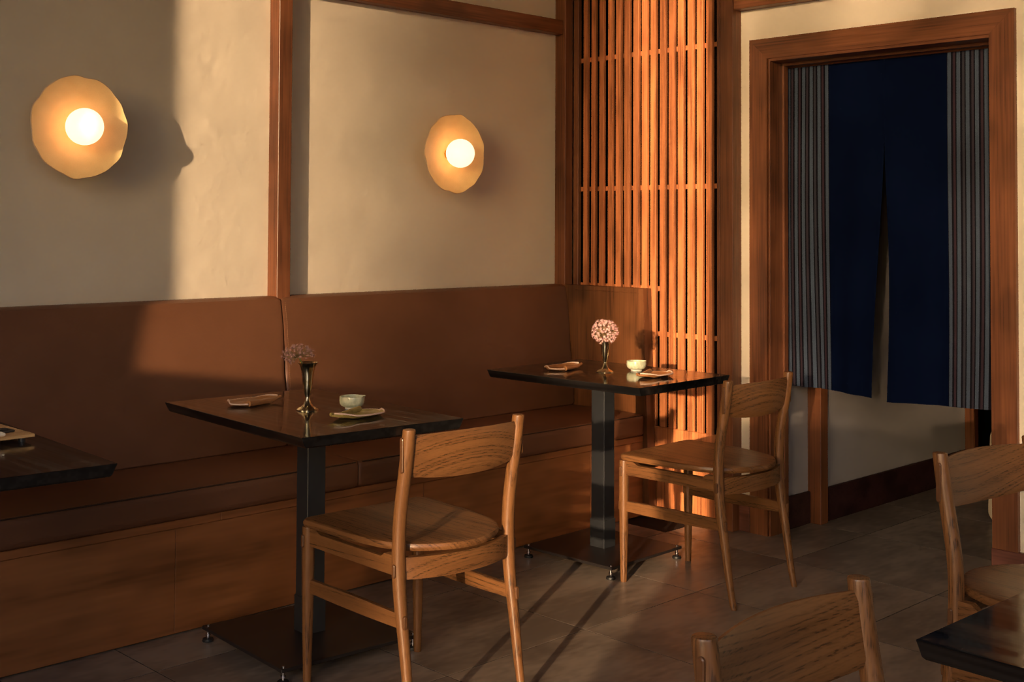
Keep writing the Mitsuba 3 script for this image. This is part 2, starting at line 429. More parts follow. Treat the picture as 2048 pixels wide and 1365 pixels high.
put(f'{door}__head_stop', box(XH - 0.035, XH - 0.005, 1.949, 2.883, 1.997, 2.0095, 0.001), 'cherry_y')
labels[door] = {'label': 'wooden doorway casing around the navy curtain', 'kind': 'structure'}

# outside the window wall (never in the frame): unseen things placed to keep the sun off parts of the room
def outside(name, mesh, m, label):
    struct(name, mesh, m, label)
trunk = post([(0, 0, -1), (0, 0, 3), (0.03, 0, 10)], [0.455, 0.45, 0.445], seg=16)  # unseen, placed to shade the gap between the two sun patches
trunk.apply_translation((-2 - 34 * math.cos(SUN_AZ), 1.0 - 34 * math.sin(SUN_AZ), 0))
outside('unseen_trunk', trunk, 'bark', 'unseen trunk outside the window wall, placed to shade the gap between two sun patches')
def crown(n, c, across, up, deep, seed):
    """Loose foliage out of view, thinning the sun: single leaves scattered through a crown."""
    rg = np.random.default_rng(seed)
    u = np.array([math.sin(SUN_AZ), -math.cos(SUN_AZ), 0.0])
    w = np.array([math.cos(SUN_AZ), math.sin(SUN_AZ), 0.0])
    V, Fc = [], []
    for i in range(n):
        q = np.array(c) + u * rg.uniform(-across, across) + w * rg.uniform(-deep, deep) + np.array([0, 0, rg.uniform(-up, up)])
        a = rg.normal(0, 1, 3); a /= np.linalg.norm(a)
        b = np.cross(a, rg.normal(0, 1, 3)); b /= np.linalg.norm(b)
        k = len(V)
        V += [q + a * 0.06, q + b * 0.032, q - a * 0.06, q - b * 0.032]
        Fc += [[k, k + 1, k + 2], [k, k + 2, k + 3]]
    return trimesh.Trimesh(np.array(V), Fc, process=False)
mat('leaf', pr(col(0.10, 0.13, 0.04), 0.6, 0.2))
LEAVES = 4400
YT = -0.74
t2 = numbered('unseen_tree')
labels[t2] = {'label': 'unseen leafy tree outside the window wall, placed to thin the sun on the door wall and back wall', 'kind': 'structure'}
cx2, cy2 = -2 - 20 * math.cos(SUN_AZ), YT - 20 * math.sin(SUN_AZ)
part(t2, 'crown', crown(LEAVES, (cx2, cy2, 5.0), 0.62, 1.9, 0.6, 21), 'leaf', kind='stuff')  # unseen leaves placed to thin the sun on the door wall
cx3, cy3 = -2 - 33 * math.cos(SUN_AZ), 1.52 - 33 * math.sin(SUN_AZ)
part(t2, 'crown', crown(430, (cx3, cy3, 7.0), 0.24, 2.2, 0.5, 22), 'leaf', kind='stuff')  # unseen leaves placed to fade the sun gradually along the back wall
trunk2 = post([(0, 0, -1), (0, 0, 1.5), (0.03, 0, 4.6)], [0.12, 0.10, 0.05], seg=14)
trunk2.apply_translation((cx2, cy2, 0))
part(t2, 'trunk', trunk2, 'bark', True)
outside('unseen_building', hull([(x, y, z) for x, y in ((-9, -4.85), (-9, -16), (-16, -16), (-16, -8.9)) for z in (-0.5, 5.2)]), 'stucco', 'unseen building outside the window wall, placed to keep the sun off the foreground')  # out of view, blocks sun that would reach the foreground tables and chairs
outside('ground_outside', box(-120, -3.2, -120, 120, -0.6, -0.3), 'stucco', 'street outside the window')

# ------------------------------------------------------------------ slatted screen
sc = thing('slat_screen', 'tall warm brown screen of upright wooden slats in the corner', 'screen')
slat_plies = [mikit.ply(box(0, 0.016, -w, w, 0.0, CEIL - 0.4, 0.0012), 'slat_wood') for w in (0.0168, 0.0142)]
for i in range(15):
    y = 3.1675 + i * 0.05157
    scene[numbered(f'{sc}__slat')] = {**slat_plies[i > 10], 'to_world': T().translate([XS + 0.0015 * ((i * 37) % 3 - 1), y, 0.4])}
part(sc, 'stile', box(XS - 0.004, XS + 0.02, 3.93, 3.962, 0.0, CEIL, 0.002), 'cherry_z')
part(sc, 'stile', box(XS - 0.002, XS + 0.02, 3.1125, 3.1275, 0.0, CEIL, 0.002), 'cherry_z')
for z, y0, y1 in ((2.105, 3.112, 3.94), (1.482, 3.112, 3.94), (0.816, 3.112, 3.94), (1.021, 3.43, 3.94), (2.72, 3.112, 3.94)):
    part(sc, 'rail', box(XS + 0.017, XS + 0.028, y0, y1, z - 0.011, z + 0.011, 0.001), 'slat_wood')
part(sc, 'kick_board', box(XS - 0.001, XS + 0.02, 3.128, 3.93, 0.0, 0.4, 0.002), 'slat_wood', label='plain board at the foot of the slats')
part(sc, 'void_backing', box(XS + 0.048, XS + 0.062, 3.113, 3.96, 0.0, CEIL), 'dark_back')  # dark sheet standing in for the unlit void behind the slats

# ------------------------------------------------------------------ banquette
bq = thing('banquette', 'long built-in bench with brown leather seat and back along the wall', 'bench')
YB = 3.485
XE = 4.36                                     # face of the wooden end panel
xs = [0.1, 0.95, 2.005, 3.05, 4.0, XE]
for a, b in zip(xs[:-1], xs[1:]):
    part(bq, 'base_panel', box(a + 0.0008, b - 0.0008, YB, YB + 0.02, 0.004, 0.334, 0.001), 'bench_wood')
ts = [0.1, 1.2, 2.17, 3.4, XE]
for a, b in zip(ts[:-1], ts[1:]):
    part(bq, 'top_rail', box(a + 0.0006, b - 0.0006, YB - 0.001, YB + 0.06, 0.335, 0.361, 0.0015), 'bench_wood')

def rounded_profile(poly, r, res=6):
    """Polygon (y, z) with its corners rounded."""
    g = sg.Polygon(poly).buffer(-r, quad_segs=res, join_style=1).buffer(r, quad_segs=res)
    return g

def cushion(x0, x1, poly, r, puff=0.004):
    """A padded body: profile in (y, z) swept along x, its ends drawn in."""
    g = rounded_profile(poly, r)
    ring = np.array(g.exterior.coords)[:-1]
    # denser ring
    ls = sg.LineString(np.vstack([ring, ring[:1]]))
    n = 72
    ring = np.array([ls.interpolate(t, normalized=True).coords[0] for t in np.linspace(0, 1, n, endpoint=False)])
    c = ring.mean(0)
    st = [(0, 0.93), (0.004, 0.965), (0.011, 0.988), (0.022, 1.0)]
    L = x1 - x0
    S = [(x0 + d, s) for d, s in st] + [(x0 + L * t, 1.0) for t in np.linspace(0.06, 0.94, 9)] + [(x1 - d, s) for d, s in st[::-1]]
    R = []
    for x, s in S:
        # draw the ends in by a fixed distance rather than by a share
        d = (1 - s) * 0.12
        gg = np.array(ring)
        v = gg - c
        nrm = np.linalg.norm(v, axis=1, keepdims=True)
        gg = c + v * np.maximum(0, 1 - d / nrm)
        R.append(np.column_stack([np.full(n, x), gg]))
    return rings(R)

seat_poly = [(3.474, 0.362), (3.930, 0.362), (3.930, 0.455), (3.70, 0.461), (3.474, 0.457)]
back_poly = [(3.897, 0.448), (4.028, 0.448), (4.028, 1.026), (3.958, 1.024), (3.938, 0.92), (3.918, 0.735), (3.899, 0.56)]
XM = 2.735
XM2 = 2.722
for a, b in ((0.1, XM - 0.001), (XM + 0.001, XE - 0.002)):
    k = part(bq, 'seat_cushion', cushion(a, b, seat_poly, 0.012), 'leather', 40)
    part(k, 'piping', tube([(a + 0.015, 3.4765, 0.4535), (b - 0.015, 3.4765, 0.4535)], 0.0022, 6), 'leather_seam', True)
for a, b in ((0.1, XM2 - 0.003), (XM2 + 0.003, XE - 0.002)):
    k = part(bq, 'back_cushion', cushion(a, b, back_poly, 0.011), 'leather', 40)
    st = [tube([(x, 3.9565, 1.008), (x + 0.0035, 3.9565, 1.008)], 0.0006, 5) for x in np.arange(a + 0.03, b - 0.03, 0.0075)]
    part(k, 'stitching', cat(*st), 'leather_seam', kind='stuff')
    if a > 1:
        st = []
        for z in np.arange(0.50, 1.0, 0.0072):
            y = np.interp(z, [0.448, 0.56, 0.735, 0.92, 1.024], [3.897, 3.899, 3.918, 3.938, 3.958]) - 0.0006
            st.append(tube([(a + 0.013, y + 0.0005, z), (a + 0.013, y + 0.0005, z + 0.0035)], 0.0008, 5))
        part(k, 'stitching', cat(*st), 'thread', kind='stuff', label='pale stitches down the seam')
# wooden end panel against the screen
ep = [(3.450, 0.0), (3.485, 1.022), (3.975, 1.022), (3.975, 0.0)]
ek = part(bq, 'end_panel', extrude_yz(ep, XE, XS - 0.006), 'bench_wood_z')
part(ek, 'edge_strip', extrude_yz([(3.4685, 0.45), (3.4855, 1.0235), (3.503, 1.0235), (3.487, 0.45)], XE - 0.003, XE + 0.001), 'bench_wood_z')
part(ek, 'bead', box(XE - 0.0025, XE + 0.001, 3.51, 3.90, 0.999, 1.003, 0.0008), 'bench_wood_z')

# ------------------------------------------------------------------ dining tables
def table_top(w, d, z, th=0.031, ux=0.013, uy=0.003):
    """A slab whose edges slope inwards below (top larger than bottom)."""
    P = []
    for sx in (-1, 1):
        for sy in (-1, 1):
            P += [(sx * (w / 2 - 0.0012), sy * d / 2, z - 0.0012), (sx * w / 2, sy * (d / 2 - 0.0012), z - 0.0012),
                  (sx * (w / 2 - 0.0014), sy * (d / 2 - 0.0014), z)]
            P += [(sx * (w / 2 - ux - 0.004), sy * (d / 2 - uy - 0.003), z - th), (sx * (w / 2 - ux), sy * (d / 2 - uy), z - th + 0.004)]
    return hull(P)

def make_table(x, y, deg, w, d, z, label, base=0.455, off=(0, 0)):
    t = thing('dining_table', label, 'table')
    tw = at(x, y, 0, deg)
    top = table_top(w, d, z)
    part(t, 'tabletop', top, 'table_black', tw=tw)
    part(t, 'underframe', box(-0.17, 0.17, -0.17, 0.17, z - 0.042, z - 0.031, 0.001), 'iron_black', tw=tw)
    o = T().translate([off[0], off[1], 0])
    part(t, 'column', box(-0.0325, 0.0325, -0.0325, 0.0325, 0.05, z - 0.04, 0.002), 'iron_black', tw=tw @ o)
    part(t, 'sleeve', box(-0.0355, 0.0355, -0.0355, 0.0355, 0.046, 0.155, 0.0015), 'iron_black', tw=tw @ o)
    h = base / 2
    part(t, 'base_plate', box(-h, h, -h, h, 0.036, 0.047, 0.0015), 'plate_black', tw=tw @ o)
    foot = lathe([(0.0, 0.0), (0.017, 0.0), (0.018, 0.003), (0.016, 0.009), (0.008, 0.0115), (0.0, 0.0115)], 20)
    stem = lathe([(0.0045, 0.010), (0.0045, 0.018), (0.0075, 0.018), (0.0075, 0.023), (0.0045, 0.0235), (0.0045, 0.05), (0.003, 0.0515)], 12)
    for sx in (-1, 1):
        for sy in (-1, 1):
            q = tw @ o @ T().translate([sx * (h - 0.014), sy * (h - 0.014), 0])
            f = part(t, 'foot', foot, 'rubber', 40, tw=q)
            part(f, 'screw', stem, 'chrome', 30, tw=q)
    return t
ZT = 0.727
make_table(2.254, 3.122, -4.1, 0.562, 0.842, ZT, 'black dining table with bronze plate, drooping flower and bowl, nearest the bench seam', 0.485, (0.012, 0.0))
make_table(3.711, 3.149, 1.4, 0.575, 0.760, ZT, 'black dining table with round pink flower, in the corner by the slatted screen', 0.44, (-0.008, 0.012))
make_table(1.413 - 0.260, 2.730 + 0.4147, -3.0, 0.562, 0.80, ZT, 'black dining table carrying the wooden tray, cut by the left edge of the photo', 0.46)
make_table(1.641 + 0.271, 0.827 - 0.387, -1.5, 0.562, 0.76, ZT, 'bare black dining table in front of the two foreground chairs', 0.45)

# ------------------------------------------------------------------ dining chairs
def chair_parts():
    """Meshes of the chair about its foot print: x to the sitter's right, y forwards. name -> [(mesh, material)]."""
    out = []
    zs = np.array([0.0, 0.1, 0.2, 0.28, 0.363, 0.45, 0.535, 0.62, 0.71, 0.775])
    ys = np.array([-0.236, -0.217, -0.202, -0.189, -0.178, -0.174, -0.178, -0.191, -0.206, -0.214])
    rr = np.array([0.0105, 0.0130, 0.0150, 0.0165, 0.0180, 0.0182, 0.0180, 0.0178, 0.0176, 0.0172])
    z, (y, r) = resample(zs, [ys, rr], 40)
    def peg(cx, cy, cz, ax, l=0.036, w=0.0115, d=0.005):
        # a softly rounded key standing proud along axis ax ('x' or 'y', signed)
        s = 1 if ax[0] == '+' else -1
        g = sg.Point(0, l / 2 - w / 2).buffer(w / 2, quad_segs=5).union(sg.Point(0, -l / 2 + w / 2).buffer(w / 2, quad_segs=5)).convex_hull
        m = trimesh.creation.extrude_polygon(g, d, engine='earcut')
        g2 = g.buffer(-0.0018)
        m2 = trimesh.creation.extrude_polygon(g2, d + 0.0016, engine='earcut')
        m = hull(np.vstack([m.vertices, m2.vertices]))
        v = m.vertices.copy()
        if ax[1] == 'x':
            m.vertices = np.stack([cx + s * v[:, 2], cy + v[:, 0], cz + v[:, 1]], -1)
        else:
            m.vertices = np.stack([cx + v[:, 0], cy + s * v[:, 2], cz + v[:, 1]], -1)
        if m.volume < 0:
            m.invert()
        return m
    def yz(zz):
        return float(np.interp(zz, z, y)), float(np.interp(zz, z, r))
    for sx in (-1, 1):
        X = sx * 0.196
        out.append(('rear_leg', post(np.column_stack([np.full_like(z, X), y, z]), r, seg=22), 'oak_z',
                    [peg(X + sx * (yz(0.708)[1] - 0.0015), yz(0.708)[0] - 0.001, 0.708, ('+' if sx > 0 else '-') + 'x', 0.092, 0.0125, 0.0032),
                     peg(X + sx * (yz(0.405)[1] - 0.002), yz(0.405)[0] - 0.003, 0.405, ('+' if sx > 0 else '-') + 'x'),
                     peg(X + sx * 0.004, yz(0.276)[0] - yz(0.276)[1] + 0.002, 0.276, '-y')]))
        zf = np.array([0.0, 0.12, 0.25, 0.36, 0.445])
        rf = np.array([0.0115, 0.0142, 0.0168, 0.0180, 0.0176])
        z2, (r2,) = resample(zf, [rf], 16)
        out.append(('front_leg', post(np.column_stack([np.full_like(z2, sx * 0.202), np.full_like(z2, 0.232), z2]), r2, seg=22), 'oak_z',
                    [peg(sx * (0.202 + 0.0158), 0.232, 0.405, ('+' if sx > 0 else '-') + 'x'),
                     peg(sx * 0.202, 0.232 + 0.0152, 0.276, '+y')]))
        # side rail with a long shallow cut-out under the seat
        g = sg.Polygon([(-0.172, 0.392), (0.222, 0.392), (0.222, 0.443), (0.185, 0.443), (0.165, 0.432), (-0.115, 0.432), (-0.13, 0.443), (-0.172, 0.443)])
        m = trimesh.creation.extrude_polygon(g, 0.020, engine='earcut')
        v = m.vertices.copy()
        m.vertices = np.stack([sx * 0.199 - 0.010 + v[:, 2], v[:, 0], v[:, 1]], -1)
        if m.volume < 0:
            m.invert()
        out.append(('side_rail', m, 'oak_y', []))
        # side stretcher, a little deeper in the middle
        st = []
        for yy in np.linspace(-0.182, 0.224, 13):
            t = (yy + 0.182) / 0.406
            hh = 0.0185 + 0.0025 * math.sin(math.pi * t)
            ww = 0.0085
            pts = [(-ww, -hh * .8), (-ww * .7, -hh), (ww * .7, -hh), (ww, -hh * .8), (ww, hh * .8), (ww * .7, hh), (-ww * .7, hh), (-ww, hh * .8)]
            st.append([(sx * 0.199 + a, yy, 0.277 + b) for a, b in pts])
        out.append(('side_stretcher', rings(st), 'oak_y', []))
    # front rail
    out.append(('front_rail', box(-0.195, 0.195, 0.222, 0.242, 0.395, 0.442, 0.002), 'oak_x', []))
    # rear rail, bowed like the seat's back edge
    t = np.linspace(-1, 1, 25)
    xr = 0.192 * t
    yr = -0.168 - 0.055 * (1 - t ** 2) ** 0.8
    out.append(('rear_rail', rings([[(a, b - 0.010, 0.380), (a, b + 0.010, 0.380), (a, b + 0.010, 0.437), (a, b - 0.010, 0.437)] for a, b in zip(xr, yr)]), 'oak_x', []))
    # seat: straight front, round back corners, bowed back edge, dished top
    n = 29
    u = np.linspace(-1, 1, n)
    def outline():
        f = sg.Polygon([(-0.226, 0.246), (0.226, 0.246), (0.218, 0.0), (0.2, -0.10), (0.176, -0.155)] +
                       [(0.15 * q, -0.186 - 0.062 * (1 - q * q)) for q in np.linspace(1, -1, 21)] + [(-0.176, -0.155), (-0.2, -0.10), (-0.218, 0.0)])
        return f.buffer(-0.03, quad_segs=8).buffer(0.03, quad_segs=8).buffer(0.006).buffer(-0.006)
    g = outline()
    def loop(gg, m):
        c = gg.exterior
        o = np.array([c.interpolate(s, normalized=True).coords[0] for s in np.linspace(0, 1, m, endpoint=False)])
        if sg.Polygon(o).exterior.is_ccw is False:
            o = o[::-1]
        k = np.argmin(np.abs(np.arctan2(o[:, 1], o[:, 0]) + math.pi / 2))
        return np.roll(o, -k, axis=0)
    M = 96
    base = loop(g, M)
    def zoff(p):
        # dish in the sitting area
        d = np.exp(-((p[:, 0] / 0.15) ** 2 + ((p[:, 1] + 0.05) / 0.17) ** 2)) * 0.011
        return d
    R = []
    ctr = np.array([0.0, 0.0])
    prof = [(0.70, 0.4445, False), (0.93, 0.4445, False), (0.985, 0.4475, False), (1.0, 0.4535, False), (1.0, 0.4600, True), (0.988, 0.4665, True), (0.965, 0.4695, True), (0.92, 0.4703, True)]
    for s in np.linspace(0.85, 0.08, 12):
        prof.append((s, 0.4705, True))
    for s, zz, top in prof:
        p = base * s
        h = zz - (zoff(p) if top else 0) * (1 if s < 0.97 else 0.3)
        R.append(np.column_stack([p, np.broadcast_to(h, M)]))
    out.append(('seat', rings(R), 'oak_y', []))
    # backrest: a board curved in plan, its lower edge dipping in the middle
    nu, nv = 33, 9
    uu, vv = np.meshgrid(np.linspace(-1, 1, nu), np.linspace(0, 1, nv), indexing='ij')
    xb = uu * 0.186
    zlo = 0.648 - 0.012 * (1 - uu ** 2)
    zhi = 0.757 + 0.004 * (1 - uu ** 2)
    zb = zlo + (zhi - zlo) * vv
    yb = np.interp(zb, z, y) - 0.030 * (1 - uu ** 2)
    edge = np.minimum(vv, 1 - vv) * (zhi - zlo)
    th = 0.0072 * np.sqrt(np.clip(edge / 0.006, 0.12, 1))
    out.append(('backrest', slab(np.stack([xb, yb - th, zb], -1), np.stack([xb, yb + th, zb], -1)), 'oak_x', []))
    return out

CH = [(n, mikit.ply(m, b, smooth=35), [mikit.ply(p, 'oak_peg', smooth=25) for p in pegs]) for n, m, b, pegs in chair_parts()]
def make_chair(x, y, deg, label):
    c = thing('dining_chair', label, 'chair')
    tw = at(x, y, 0, deg)
    for n, ply, pegs in CH:
        k = numbered(f'{c}__{n}')
        scene[k] = {**ply, 'to_world': tw}
        for p in pegs:
            scene[numbered(f'{k}__peg')] = {**p, 'to_world': tw}
    return c
make_chair(2.268, 2.628, -1.6, 'brown oak dining chair in full sunlight at the table with the drooping flower')
make_chair(3.720, 2.670, 1.4, 'brown oak dining chair in half shade at the table by the slatted screen')
make_chair(1.512, 0.953 - 0.216, 180.0, 'brown oak dining chair showing only its curved backrest at the bottom edge')
make_chair(2.958, 1.106, 173.0, 'brown oak dining chair in front of the doorway, behind the bare table corner')

# ------------------------------------------------------------------ wall sconces
def make_sconce(x, z, label, seed):
    s = thing('wall_sconce', label, 'lamp', None)
    rg = np.random.default_rng(seed)
    ph = rg.uniform(0, 6.28, 4)
    def wob(a, i):
        k = min(1.0, max(0.0, (i - 2) / 5.0)) if i < 14 else max(0.0, min(1.0, (25 - i) / 5.0))
        return 1 + k * (0.011 * np.sin(7 * a + ph[0]) + 0.009 * np.sin(11 * a + ph[1]) + 0.005 * np.sin(17 * a + ph[2]) + 0.008 * np.sin(2 * a + ph[3]))
    # profile (r, height off the wall): back side outwards, then over the rim and back in
    R0 = 0.170
    rr = np.linspace(0.03, R0, 13)
    hb = 0.098 + 0.052 * (rr / R0) ** 1.45
    prof = [(0.0, 0.098)] + [(r, h) for r, h in zip(rr, hb)] + [(R0 + 0.001, hb[-1] + 0.003)] + [(r, h + 0.006) for r, h in zip(rr[::-1], hb[::-1])] + [(0.0, 0.104)]
    dish = lathe(prof, 96, lambda a, i: wob(a, i))
    tw = T(np.array([[1, 0, 0, x], [0, 0, -1, YW], [0, 1, 0, z], [0, 0, 0, 1.0]]))
    part(s, 'dish', dish, 'dish', 40, tw=tw, label='round wavy-edged glazed dish')
    a = np.linspace(0, 2 * np.pi, 96, endpoint=False)
    rim = np.column_stack([(R0 + 0.001) * wob(a, 10) * np.cos(a), (R0 + 0.001) * wob(a, 10) * np.sin(a), np.full(96, hb[-1] + 0.0025)])
    part(s, 'rim', tube(np.vstack([rim, rim[:2]]), 0.0016, 6), 'dish_rim', True, tw=tw)
    part(s, 'wall_mount', lathe([(0.0, 0.0), (0.034, 0.0), (0.034, 0.088), (0.02, 0.0975), (0.0, 0.0975)], 32), 'brass', 30, tw=tw)
    part(s, 'stem', lathe([(0.021, 0.1035), (0.021, 0.135), (0.0, 0.135)], 24), 'brass', 30, tw=tw)
    g = trimesh.creation.icosphere(subdivisions=4, radius=0.062)
    g.apply_translation((0, 0, 0.186))
    k = part(s, 'globe', g, 'globe_glass', True, tw=tw, label='glowing white glass globe')
    scene[k]['emitter'] = {'type': 'area', 'radiance': col(GLOW[0], GLOW[1], GLOW[2])}
    return s
GLOW = [0.56, 0.27, 0.145]
make_sconce(1.852, 1.626, 'round cream wall sconce with glowing globe to the left of the wooden post', 3)
make_sconce(3.56, 1.613, 'round cream wall sconce with glowing globe to the right of the wooden post', 5)

# ------------------------------------------------------------------ things on the tables
def make_vase(x, y, z, deg, s, label):
    prof = [(0.0, 0.0), (0.0325, 0.0), (0.0328, 0.003), (0.028, 0.007), (0.019, 0.012), (0.0125, 0.020), (0.0085, 0.030), (0.0062, 0.037), (0.0075, 0.0385), (0.0065, 0.041),
            (0.0095, 0.052), (0.0135, 0.072), (0.0165, 0.095), (0.0185, 0.115), (0.0215, 0.132), (0.0265, 0.143), (0.0312, 0.1475), (0.0318, 0.1485), (0.0305, 0.1485),
            (0.0250, 0.143), (0.0200, 0.131), (0.0170, 0.112), (0.0140, 0.09), (0.0, 0.07)]
    prof = [(r * s, h * s) for r, h in prof]
    def wob(a, i):
        if i in (1, 2, 3):
            return 1 + 0.035 * np.cos(8 * a)
        if 9 <= i <= 16:
            return 1 + 0.035 * np.abs(np.cos(4 * a)) - 0.015
        return np.ones_like(a)
    k = thing('bud_vase', label, 'vase')
    put(k, lathe(prof, 64, wob), 'gilt', 35, tw=at(x, y, z, deg))
    return k
make_vase(2.247, 3.118, ZT, 10, 1.0, 'slim fluted metal bud vase in the middle of the table nearest the bench seam')
make_vase(3.706, 3.154, ZT, 40, 0.97, 'slim fluted metal bud vase under the round pink flower')

def floret(c, d, r, rg):
    """A six-pointed star flower at c facing d."""
    d = d / np.linalg.norm(d)
    u = np.cross(d, [0.3, 0.5, 0.8]); u /= np.linalg.norm(u)
    v = np.cross(d, u)
    V, Fc = [c - d * r * 0.35], []
    n = 6
    a0 = rg.uniform(0, 6.28)
    for i in range(2 * n):
        a = a0 + i * math.pi / n
        rad = r if i % 2 == 0 else r * 0.34
        V.append(c + rad * (math.cos(a) * u + math.sin(a) * v) + d * (r * 0.45 if i % 2 == 0 else 0))
    for i in range(2 * n):
        Fc.append([0, 1 + i, 1 + (i + 1) % (2 * n)])
    return trimesh.Trimesh(V, Fc, process=False)

def bud(c, d, r):
    d = d / np.linalg.norm(d)
    m = trimesh.creation.icosphere(subdivisions=1, radius=r)
    m.vertices *= 0.8
    m.apply_translation(c - d * r * 0.5)
    return m

def make_allium(base, top, ctr, rad, squash, n, fm, label, seed, keep=lambda d: True, fr=0.0080):
    rg = np.random.default_rng(seed)
    k = thing('allium_flower', label, 'flower')
    base, top, ctr = map(np.asarray, (base, top, ctr))
    t = np.linspace(0, 1, 12)[:, None]
    mid = (base + top) / 2 + np.array([0, 0, 0.01])
    path = (1 - t) ** 2 * base + 2 * t * (1 - t) * mid + t ** 2 * top
    part(k, 'stem', tube(path, 0.0022, 8), 'green_stem', True)
    fl, pd, bd = [], [], []
    ga = math.pi * (3 - math.sqrt(5))
    for i in range(n):
        zz = 1 - 2 * (i + 0.5) / n
        rr = math.sqrt(1 - zz * zz)
        d = np.array([rr * math.cos(i * ga), rr * math.sin(i * ga), zz]) + rg.normal(0, 0.06, 3)
        d /= np.linalg.norm(d)
        if not keep(d):
            continue
        q = ctr + d * np.array(squash) * rad * rg.uniform(0.84, 1.10)
        pd.append(tube([top, (top + q) / 2 + d * 0.002, q], 0.0005, 4))
        fl.append(floret(q, d + rg.normal(0, 0.15, 3), fr * rg.uniform(0.8, 1.15), rg))
        bd.append(bud(q, d, fr * 0.42))
    part(k, 'pedicels', cat(*pd), 'pedicel', kind='stuff')
    part(k, 'florets', cat(*fl, *bd), fm, kind='stuff')
make_allium((3.706, 3.154, ZT + 0.08), (3.706, 3.154, ZT + 0.150), (3.706, 3.154, ZT + 0.160), 0.049, (1, 1, 0.94), 185, 'floret',
            'round pink allium head standing in the bud vase by the slatted screen', 11)
make_allium((2.25, 3.118, ZT + 0.075), (2.226, 3.136, ZT + 0.166), (2.224, 3.138, ZT + 0.172), 0.050, (0.95, 0.95, 0.62), 120, 'floret_dusky',
            'half-spent dusky allium drooping over the rim of the bud vase', 12, keep=lambda d: d[2] > -0.25 or (d[0] - d[1] < -0.5), fr=0.0066)

def make_bowl(x, y, z, deg, label, s=1.0):
    k = thing('spouted_bowl', label, 'bowl')
    prof = [(0.0, 0.0060), (0.025, 0.0060), (0.0335, 0.0098), (0.0380, 0.017), (0.0393, 0.026), (0.0388, 0.035), (0.0380, 0.0385), (0.0362, 0.0392), (0.0350, 0.036),
            (0.0356, 0.027), (0.0335, 0.017), (0.026, 0.0115), (0.0, 0.0105)]
    def wob(a, i):
        w = np.exp(-((np.angle(np.exp(1j * a))) / 0.22) ** 2)
        return 1 + w * {5: 0.09, 6: 0.20, 7: 0.22, 8: 0.20, 4: 0.02}.get(i, 0.0)
    m = lathe([(r * s, h * s) for r, h in prof], 72, wob)
    tw = at(x, y, z, deg)
    part(k, 'body', m, 'celadon', 40, tw=tw)
    part(k, 'foot_ring', lathe([(0.0, 0.0), (0.0215 * s, 0.0), (0.0225 * s, 0.007 * s), (0.0, 0.0072 * s)], 40), 'bisque', 30, tw=tw)
make_bowl(2.372, 3.055, ZT, -20, 'small celadon spouted bowl on the table nearest the bench seam')
make_bowl(3.842, 3.106, ZT, -25, 'small celadon spouted bowl on the table by the slatted screen')

def make_plate(x, y, z, deg, m_in, label, L=0.156, Wd=0.092):
    """A dish cut from a leaf of clay: one straight side rolled over, the other a sweeping arc, blunt at one end and pointed at the other."""
    k = thing('folded_plate', label, 'plate')
    nu, nv = 40, 18
    u, v = np.meshgrid(np.linspace(0, 1, nu), np.linspace(0, 1, nv), indexing='ij')
    W = (Wd * np.sqrt(np.clip(1 - u ** 2.0, 0, 1)) * 0.96 + 0.012) * (1 - 0.26 * np.exp(-u / 0.07))
    s = u * L - 0.026 * np.sin(math.pi * np.clip(v * 0.93, 0, 1)) ** 0.9 * (1 - u) ** 2                          # the blunt end bulges
    t = v * W
    rim = smooth01((v - 0.72) / 0.28)
    endrim = smooth01((0.10 - u) / 0.10)
    tip = smooth01((u - 0.7) / 0.3)
    h = 0.004 + 0.008 * rim + 0.006 * endrim + 0.008 * tip
    top = np.stack([s, t, h + 0.0022], -1)
    bot = np.stack([s, t, h - 0.0022], -1)
    tw = at(x, y, z, deg)
    part(k, 'dish', slab(top, bot), m_in, 50, tw=tw)
    # rolled side
    R = []
    for q in np.linspace(0, 1, 26):
        r = 0.0100 * (1 - 0.45 * q)
        cz = 0.0022 + r + 0.008 * smooth01((q - 0.7) / 0.3)
        a = np.linspace(-0.5 * math.pi, 1.15 * math.pi, 14)
        o = np.column_stack([np.full(14, q * L), -r * 0.2 - r * np.cos(a) * 0.9, cz + r * np.sin(a)])
        i = np.column_stack([np.full(14, q * L), -r * 0.2 - (r - 0.0036) * np.cos(a) * 0.9, cz + (r - 0.0036) * np.sin(a)])
        R.append(np.vstack([o, i[::-1]]))
    part(k, 'rolled_edge', rings(R), m_in, 40, tw=tw)
    e = [(float(s[0, j]), float(t[0, j]), float(h[0, j])) for j in range(nv)] + [(float(s[i, -1]), float(t[i, -1]), float(h[i, -1])) for i in range(1, nu)]
    part(k, 'lip', tube(e, 0.0027, 8), 'glaze_lip', True, tw=tw)
def smooth01(x):
    x = np.clip(x, 0, 1)
    return x * x * (3 - 2 * x)
make_plate(2.140, 3.285, ZT, 16, 'copper_glaze', 'glossy copper brown plate with a rolled edge, left of the vase with the drooping flower')
make_plate(2.334, 2.966, ZT, 199, 'olive_glaze', 'glossy golden plate with a rolled edge, in front of the bowl beside the sunlit chair')
make_plate(3.604, 3.275, ZT, 17, 'copper_glaze', 'dark copper plate with a rolled edge, left of the vase with the round pink flower')
make_plate(3.788, 2.992, ZT, 200, 'copper_glaze', 'reddish brown plate with a rolled edge, in front of the bowl by the slatted screen')

